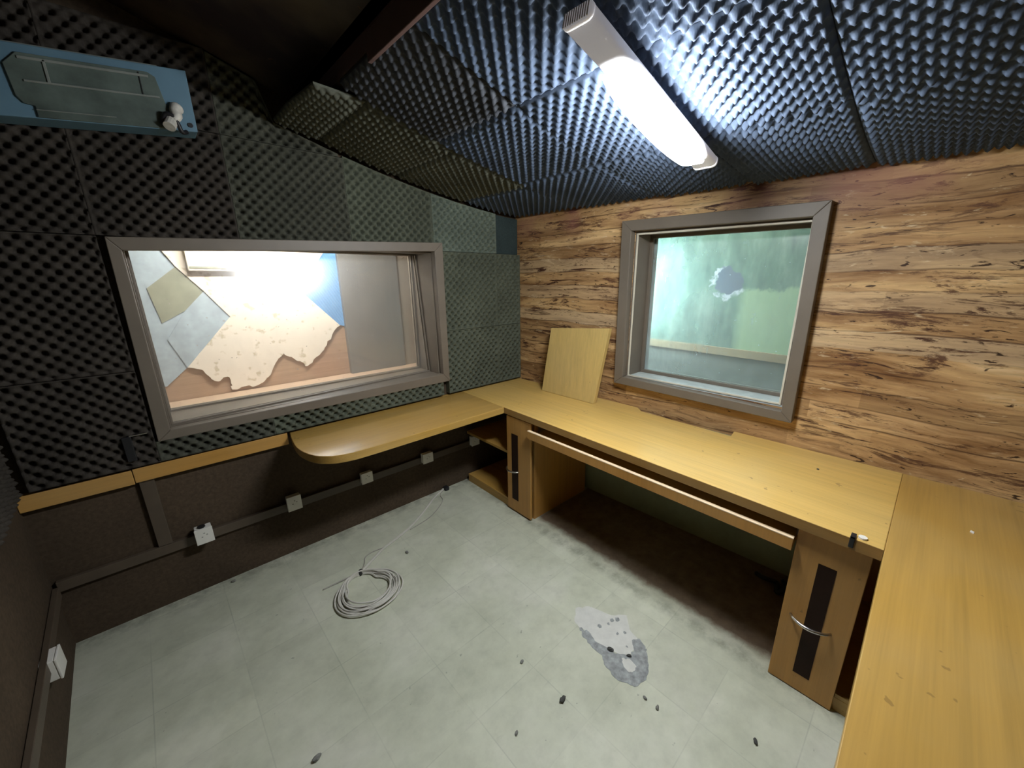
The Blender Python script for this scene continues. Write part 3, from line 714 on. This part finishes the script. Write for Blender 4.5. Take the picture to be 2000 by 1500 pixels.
# yellow edge strip carried on along the left wall
for (x0, x1, zo, lb) in ((-2.672, -2.346, -.004, 'short yellow edge board on the left wall, in the far left corner'), (-2.343, -1.735, .0, 'longer yellow edge board on the left wall, running up to the rounded worktop end')):
    b = MB(); b.box(x0, x1, -.036, -.002, .688+zo, .756+zo)
    props(b.done('edge_board', 'lam_strip', bev=.002), lb, 'trim board', 'yellow edge boards along the left wall')

# ---------------------------------------------------------------- cabinets
FX = -.565
def fr(x, y, z): return (x-(-y-.0)*.0 , y, z)
def handle(parent, yc, zc, half, x):
    pts = []
    for k in range(13):
        t = -1+2*k/12; pts.append((x-.034*(1-t*t)**.8-.001, yc+half*t, zc))
    b = MB(); b.tube(pts, [.0045+.0025*(1-abs(-1+2*k/12)) for k in range(13)], 8)
    return b.done('handle', 'chrome', parent, True)
cA = empty('base_cabinet', (-.3, -.385, 0), 'maple cabinet in the corner with open shelves and a narrow door with a dark inset', 'cabinet', None)
def panel(name, x0, x1, y0, y1, z0, z1, mat, parent, bev=.0015):
    b = MB(); b.box(x0, x1, y0, y1, z0, z1); return b.done(name, mat, parent, bev=bev)
panel('side_panel', FX+.02, -.006, -.770, -.750, 0.0, .705, 'lam_z', cA)
panel('divider_panel', FX+.02, -.006, -.556, -.540, .06, .705, 'lam_z', cA)
panel('back_panel', -.018, -.006, -.749, -.045, .06, .70, 'lam_z', cA)
o = panel('bottom_panel', FX, -.02, -.539, -.035, .045, .063, 'lam_edge', cA)
panel('plinth', FX, FX+.018, -.749, -.035, 0.0, .045, 'lam_edge', cA)
panel('shelf', FX+.004, -.02, -.539, -.035, .408, .428, 'lam_edge', cA)
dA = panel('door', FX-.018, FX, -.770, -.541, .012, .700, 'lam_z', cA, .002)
o = panel('door_inset', FX-.0195, FX-.0175, -.652, -.590, .100, .585, 'darkstrip', dA, 0); o['label'] = 'dark brown vertical inset strip'
handle(dA, -.600, .325, .062, FX-.018)
cB = empty('base_cabinet', (-.3, -2.6, 0), 'maple cabinet', 'cabinet', None)
cB['label'] = 'maple cabinet under the near right corner of the worktop, with a curved steel handle'
panel('side_panel', FX+.02, .085, -2.214, -2.196, 0.0, .705, 'lam_z', cB)
panel('divider_panel', FX+.02, .085, -2.406, -2.392, .06, .705, 'lam_z', cB)
panel('back_panel', .07, .085, -3.0, -2.215, .06, .70, 'lam_z', cB)
panel('end_panel', FX+.02, .085, -3.02, -3.002, 0.0, .705, 'lam_z', cB)
panel('bottom_panel', FX, .07, -3.0, -2.407, .06, .078, 'lam_edge', cB)
panel('plinth', FX, FX+.018, -3.0, -2.215, 0.0, .06, 'lam_edge', cB)
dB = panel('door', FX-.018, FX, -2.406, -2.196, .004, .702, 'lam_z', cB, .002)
o = panel('door_inset', FX-.0195, FX-.0175, -2.327, -2.273, .082, .590, 'darkstrip', dB, 0); o['label'] = 'dark brown vertical inset strip'
handle(dB, -2.290, .330, .064, FX-.018)
# keyboard tray
kt = empty('keyboard_tray', (-.35, -1.48, .62), 'long pull-out maple tray under the right-hand worktop', 'drawer')
tf = panel('tray_front', -.612, -.594, -2.190, -.772, .612, .660, 'lam_z', kt, .001)
o = panel('front_edge', -.6125, -.5935, -2.1905, -.7715, .660, .665, 'lam_pale', tf, .001); o['label'] = 'pale unvarnished top edge'
panel('tray_shelf', -.594, -.14, -2.188, -.774, .612, .628, 'lam_y', kt)
for y0 in (-.782, -2.192):
    b = MB(); b.box(-.52, -.10, y0, y0+.010, .63, .66); b.done('slide_rail', 'chrome', kt)

# ---------------------------------------------------------------- board leaning on the right-hand wall
def quadslab(name, q, th, mat, label, cat):
    q = [Vector(p) for p in q]; n = (q[1]-q[0]).cross(q[3]-q[0]).normalized()
    b = MB(); b.prism(q, (0, 0, 0), tuple(n*th)); o = b.done(name, mat, None, bev=.002); return props(o, label, cat)
quadslab('leaning_board', [(-.128, -.420, .7515), (-.110, -.892, .7515), (-.058, -.952, 1.262), (-.078, -.462, 1.222)], -.034, 'board', 'square yellow board standing on the worktop and leaning against the planked wall', 'board')

# ---------------------------------------------------------------- trunking and sockets on the left wall
tr = empty('cable_trunking', (-1.5, 0, .28), 'brown painted cable trunking along the foot of the left wall with one upright branch', 'trunking')
b = MB(); b.box(-2.66, -.44, -.024, -.002, .285, .333); b.done('trunking_run', 'brown_paint', tr, bev=.002)
b = MB(); b.box(-2.336, -2.285, -.022, -.002, .335, .686); b.done('trunking_riser', 'brown_paint', tr, bev=.002)
b = MB(); b.box(.002, .020, -1.2, -.03, .268, .316, 0, lambda x, y, z: (x+XS(y), y, z)); b.done('trunking_return', 'brown_paint', tr, bev=.002)
sock0 = None
def socket(x, zc, w_, h_, dp, label, fn=None, black=False, marks=True):
    e = empty('wall_socket', (x, -.024, zc), label, 'socket', 'white wall sockets along the trunking')
    b = MB(); b.box(x-w_/2, x+w_/2, -.024-dp, -.024, zc-h_/2, zc+h_/2, 0, fn); b.done('back_box', 'white', e, bev=.003)
    b = MB(); b.box(x-w_/2-.002, x+w_/2+.002, -.024-dp-.008, -.024-dp, zc-h_/2-.002, zc+h_/2+.002, 0, fn); f = b.done('face_plate', 'white', e, bev=.002)
    if marks:
        b = MB()
        for (dx, dz) in ((-.012, -.004), (.008, .004), (-.002, .014)):
            b.box(x+dx, x+dx+.006, -.024-dp-.0088, -.024-dp-.0078, zc+dz, zc+dz+.004, 0, fn)
        b.done('socket_holes', 'grit_grey', f)
    if black:
        b = MB(); b.tube([(x-.004, -.024-dp*.55, zc+h_/2-.001), (x-.004, -.024-dp*.55, zc+h_/2+.006)], .016, 12, 0); k = b.done('cable_hole', 'black', e); k['label'] = 'black cable hole in the top of the box'
    return e
socket(-2.168, .340, .066, .078, .044, 'white socket box nearest the left corner, with a black hole on top', black=True)
socket(-1.766, .340, .068, .084, .030, 'white socket box, second from the left corner, left of the cable coil')
socket(-1.351, .338, .068, .070, .026, 'white socket box under the rounded worktop wing, third from the left corner')
socket(-.918, .330, .076, .070, .030, 'white socket box under the worktop, fourth from the left corner')
socket(-.500, .336, .070, .075, .028, 'white socket box half hidden by the cabinet shelf')
# socket on the side wall
e = empty('wall_socket', (XS(-.46), -.46, .28), 'pale socket box on the side wall at the left edge of the view', 'socket', 'white wall sockets along the trunking')
b = MB(); b.box(XS(-.48)+.001, XS(-.48)+.036, -.520, -.440, .235, .315); b.done('back_box', 'white', e, bev=.003)
b = MB(); b.box(XS(-.48)+.036, XS(-.48)+.043, -.522, -.438, .233, .317); b.done('face_plate', 'white', e, bev=.002)
# little black bracket in the foam
e = empty('wall_bracket', (-2.33, -.03, .80), 'small black bracket with a thin metal top edge, left of the wide window', 'bracket')
b = MB(); b.box(-2.345, -2.315, -.058, -.03, .80, .912); b.done('bracket_plate', 'black', e, bev=.002)
b = MB(); b.box(-2.320, -2.262, -.058, -.03, .913, .917); b.done('bracket_top', 'chrome', e)

# ---------------------------------------------------------------- air conditioner on the left wall
ac = empty('air_conditioner', (-2.1, 0, 2.2), 'stripped light blue air conditioner with a grimy grey panel, hung high on the left wall', 'air conditioner')
def AX(x, z): # the unit hangs slightly out of level
    return z+(x+1.862)*.118
def acq(x0, x1, z0, z1, y0, y1, name, mat, parent=None, bev=.003):
    b = MB(); b.hexa([(x0, y0, AX(x0, z0)), (x1, y0, AX(x1, z0)), (x1, y1, AX(x1, z0)), (x0, y1, AX(x0, z0)),
                      (x0, y0, AX(x0, z1)), (x1, y0, AX(x1, z1)), (x1, y1, AX(x1, z1)), (x0, y1, AX(x0, z1))])
    return b.done(name, mat, parent or ac, bev=bev)
acq(-2.585, -1.868, 2.150, 2.362, -.160, -.052, 'casing', 'ac_blue')
# recessed grimy window with its rounded outline
zb = 2.362
poly = [(-2.30, 2.335), (-1.985, 2.335), (-1.965, 2.322), (-1.945, 2.20), (-1.945, 2.152), (-2.292, 2.152), (-2.292, 2.185), (-2.315, 2.19), (-2.328, 2.21), (-2.335, 2.30)]
b = MB(); b.prism([(x, -.160, AX(x, z)) for x, z in poly], (0, 0, 0), (0, -.008, 0)); pnl = b.done('front_panel', 'ac_grey', ac, bev=.002)
pnl['label'] = 'grimy grey translucent panel'
for (x0, x1, z0, z1) in ((-2.300, -1.985, 2.316, 2.324), (-2.300, -1.965, 2.252, 2.258), (-2.292, -2.10, 2.172, 2.175), (-2.247, -2.240, 2.256, 2.322)):
    acq(x0, x1, z0, z1, -.172, -.168, 'panel_rib', 'ac_rib', pnl, .001)
acq(-2.012, -2.009, 2.256, 2.33, -.1705, -.168, 'panel_groove', 'black', pnl, 0)
acq(-2.57, -1.95, 2.345, 2.368, -.150, -.054, 'top_rail', 'ac_rib')
b = MB(); b.tube([(-1.888, -.160, AX(-1.888, 2.172)), (-1.888, -.164, AX(-1.888, 2.172))], .0085, 14); b.done('screw_hole', 'black', ac)
b = MB(); b.tube(spline([(-1.918, -.165, 2.222), (-1.928, -.178, 2.205), (-1.925, -.186, 2.185), (-1.938, -.188, 2.170)], 4), [.020, .022, .021, .019, .018, .017, .016, .016, .015, .014, .014, .013, .013], 12); k = b.done('drain_spout', 'rubber', ac, True)
k['label'] = 'dirty white drain spout'
b = MB(); b.tube([(-1.942, -.178, 2.172), (-1.958, -.200, 2.140)], .019, 14); b.done('spout_cap', 'rubber', ac)
b = MB(); b.tube(spline([(-1.975, -.172, 2.150), (-1.960, -.190, 2.185), (-1.935, -.192, 2.175), (-1.922, -.185, 2.135), (-1.905, -.170, 2.140)], 5), .008, 8); b.done('black_hose', 'black', ac, True)

# ---------------------------------------------------------------- cable coil on the floor
cb = empty('cable_coil', (-1.6, -.6, 0), 'coil of grey-white cable tied with black tape, lying on the floor', 'cable')
rnd = random.Random(7)
pts = []; tie = Vector((-1.592, -.466, .012))
cx, cy = -1.603, -.618
loops = 13
for l in range(loops):
    ro = .100+.052*((l*5) % loops)/loops; ox, oy = rnd.uniform(-.012, .012), rnd.uniform(-.012, .012)
    for k in range(24):
        a = math.radians(95)-2*PI*k/24
        q = math.cos(a-math.radians(95)); q = max(0, (q-.72)/.28)          # pinch towards the tie
        r = ro+(.150-ro)*q
        x = cx+ox*(1-q)+r*1.06*math.cos(a); y = cy+oy*(1-q)+r*math.sin(a)
        z = .005+.0045*((l*4+k//7) % 5)+.004*math.sin(a*2+l)
        pts.append((x, y, max(.0045, z)))
b = MB(); b.tube(spline(pts, 3), .0042, 7); b.done('coiled_cable', 'cable', cb, True)
run = [(-1.591, -.463, .012), (-1.515, -.416, .008), (-1.416, -.355, .006), (-1.306, -.316, .006), (-1.202, -.274, .006), (-1.082, -.203, .006), (-.904, -.075, .006), (-.79, -.020, .012)]
b = MB()
for i in range(3): b.tube(spline([(x+(i-1)*.003, y+(i-1)*.007*(1 if i != 1 else 0), z+.003*(i == 1)) for x, y, z in run], 8), .0034, 7)
b.done('cable_run', 'cable', cb, True)
b = MB(); b.tube(spline([(-.80, -.03, .008), (-.850, -.075, .006), (-.872, -.143, .005), (-.963, -.217, .005), (-1.064, -.268, .005), (-1.207, -.294, .005)], 8), .0026, 7)
b.tube(spline([(-1.40, -.345, .005), (-1.475, -.335, .005), (-1.519, -.353, .005), (-1.545, -.405, .005), (-1.588, -.462, .010)], 8), .003, 7)
b.tube(spline([(-1.591, -.463, .014), (-1.667, -.449, .008), (-1.776, -.441, .004)], 8), .0036, 7)
b.done('loose_strand', 'cable_dk', cb, True)
b = MB(); b.tube([(-1.600, -.474, .013), (-1.580, -.455, .013)], .014, 12); b.done('cable_tie', 'black', cb)
b = MB(); b.box(-.790, -.755, -.050, -.010, .001, .030); b.done('cable_plug', 'black', cb, bev=.006)

# ---------------------------------------------------------------- worn patch and grit on the floor
def flat(name, poly, mat, z0, z1, label, cat, rag=.004, seg=4, seed=2):
    poly = ragged(poly, rag, seg, seed, range(len(poly)))
    b = MB(); b.prism([(x, y, 0) for x, y in poly], (0, 0, z0), (0, 0, z1)); return props(b.done(name, mat), label, cat)
pt = empty('worn_floor_patch', (-.93, -1.65, 0), 'worn-through patch of bare grey screed in the pale floor', 'floor patch')
def fl(name, poly, mat, z1, rag=.004, seed=2, par=pt):
    poly = ragged(poly, rag, 4, seed, range(len(poly))); b = MB()
    b.prism([(x, y, 0) for x, y in poly], (0, 0, .0002), (0, 0, z1)); return b.done(name, mat, par)
fl('scraped_area', [(-.909, -1.434), (-.852, -1.472), (-.816, -1.582), (-.763, -1.633), (-.821, -1.687), (-.847, -1.778), (-.897, -1.757), (-.931, -1.757), (-.956, -1.727), (-.975, -1.682), (-.985, -1.61), (-.971, -1.565), (-.981, -1.518), (-.972, -1.48)], 'scraped', .0008)
fl('bare_screed', [(-.981, -1.518), (-.967, -1.562), (-.985, -1.61), (-.975, -1.682), (-.956, -1.727), (-.931, -1.757), (-.897, -1.757), (-.862, -1.725), (-.830, -1.745), (-.846, -1.785), (-.87, -1.806), (-.927, -1.844), (-.975, -1.863), (-1.034, -1.846), (-1.049, -1.809), (-1.06, -1.787), (-1.05, -1.719), (-1.018, -1.674), (-1.013, -1.604), (-1.003, -1.549)], 'cement', .0014, .005)
fl('filler_island', [(-.969, -1.741), (-.947, -1.768), (-.955, -1.805), (-.975, -1.81), (-.999, -1.796), (-.994, -1.767)], 'scraped', .0020, .003)
for (x, y, r) in ((-.907, -1.578, .013), (-.815, -1.616, .012), (-.838, -1.600, .010), (-.868, -1.600, .008), (-.880, -1.660, .007), (-.850, -1.68, .008), (-.905, -1.725, .007)):
    fl('screed_fleck', [(x+r*math.cos(a)*rnd.uniform(.5, 1.2), y+r*math.sin(a)*rnd.uniform(.6, 1.2)) for a in [i*PI/4 for i in range(8)]], 'cement', .0018, .001, 5)
def grit(x, y, r, mat, label):
    bm = bmesh.new(); bmesh.ops.create_icosphere(bm, subdivisions=2, radius=r)
    for v in bm.verts: v.co = Vector((v.co.x*1.3, v.co.y*.8, v.co.z*.6))*rnd.uniform(.75, 1.15)
    zmin = min(v.co.z for v in bm.verts)
    ang = rnd.uniform(0, 3); bmesh.ops.rotate(bm, verts=bm.verts, matrix=Matrix.Rotation(ang, 3, 'Z'))
    for v in bm.verts: v.co += Vector((0, 0, -zmin))
    me = bpy.data.meshes.new('grit_piece'); bm.to_mesh(me); bm.free()
    o = link('grit_piece', me, mat); o.location = (x, y, .0003); return props(o, label, 'debris', 'bits of grit on the floor')
grit(-1.281, -1.679, .0125, 'grit', 'largest black bit of grit on the floor, left of the worn patch')
grit(-.972, -1.685, .011, 'grit', 'black bit of grit on the edge of the worn patch')
grit(-1.291, -1.456, .008, 'grit_grey', 'grey bit of grit between the cable coil and the worn patch')
grit(-1.044, -1.898, .007, 'grit_grey', 'small grey bit of grit just in front of the worn patch')
grit(-1.042, -1.949, .008, 'grit_grey', 'grey bit of grit at the bottom, second in front of the worn patch')
grit(-1.324, -.481, .010, 'grit_grey', 'grey bit of grit to the right of the cable tie')
grit(-.937, -1.758, .009, 'grit', 'black bit of grit in the middle of the worn patch')
grit(-2.029, -1.224, .012, 'grit_grey', 'grey bit of grit at the bottom edge of the view')
grit(-.895, -2.245, .009, 'grit', 'dark bit of grit in front of the near cabinet')
grit(-2.104, -.045, .009, 'grit_grey', 'grey bit of grit at the foot of the left wall')
grit(-1.486, -1.640, .007, 'grit_grey', 'small grey bit of grit left of the largest black one')
# black bundle under the desk, clip and cap on the worktop
b = MB(); b.tube(spline([(-.02, -1.98, .012), (-.05, -2.03, .030), (-.03, -2.08, .02), (-.09, -2.10, .012), (-.04, -2.13, .03), (0.02, -2.10, .012)], 6), .012, 8)
props(b.done('cable_bundle', 'black', None, True), 'black bundle of cable on the floor under the worktop by the green wall', 'cable')
e = empty('edge_clip', (-.60, -2.36, .72), 'small black clip with a pale cap, hooked over the front edge of the worktop', 'clip')
b = MB(); b.box(-.616, -.6105, -2.352, -.0-2.338, .716, .758); b.box(-.616, -.585, -2.352, -2.338, .7505, .758); b.done('clip_body', 'black', e, bev=.002)
b = MB(); b.tube([(-.588, -2.368, .7502), (-.588, -2.368, .756)], .012, 16); b.done('clip_cap', 'white', e)
for (x, y, s_, mt, lb) in ((-.123, -2.156, .008, 'grit', 'tiny dark chip on the right-hand worktop below the planked wall'), (-.28, -2.62, .009, 'white', 'pale chip on the near worktop, nearer the corner'), (-.36, -2.80, .010, 'white', 'pale chip at the right edge of the near worktop')):
    b = MB(); b.prism([(x-s_, y-s_*.4, ZT), (x+s_*.4, y-s_*.6, ZT), (x+s_, y+s_*.3, ZT), (x-s_*.2, y+s_*.6, ZT)], (0, 0, .0005), (0, 0, .003))
    props(b.done('loose_chip', mt), lb, 'debris', 'loose chips on the worktop')
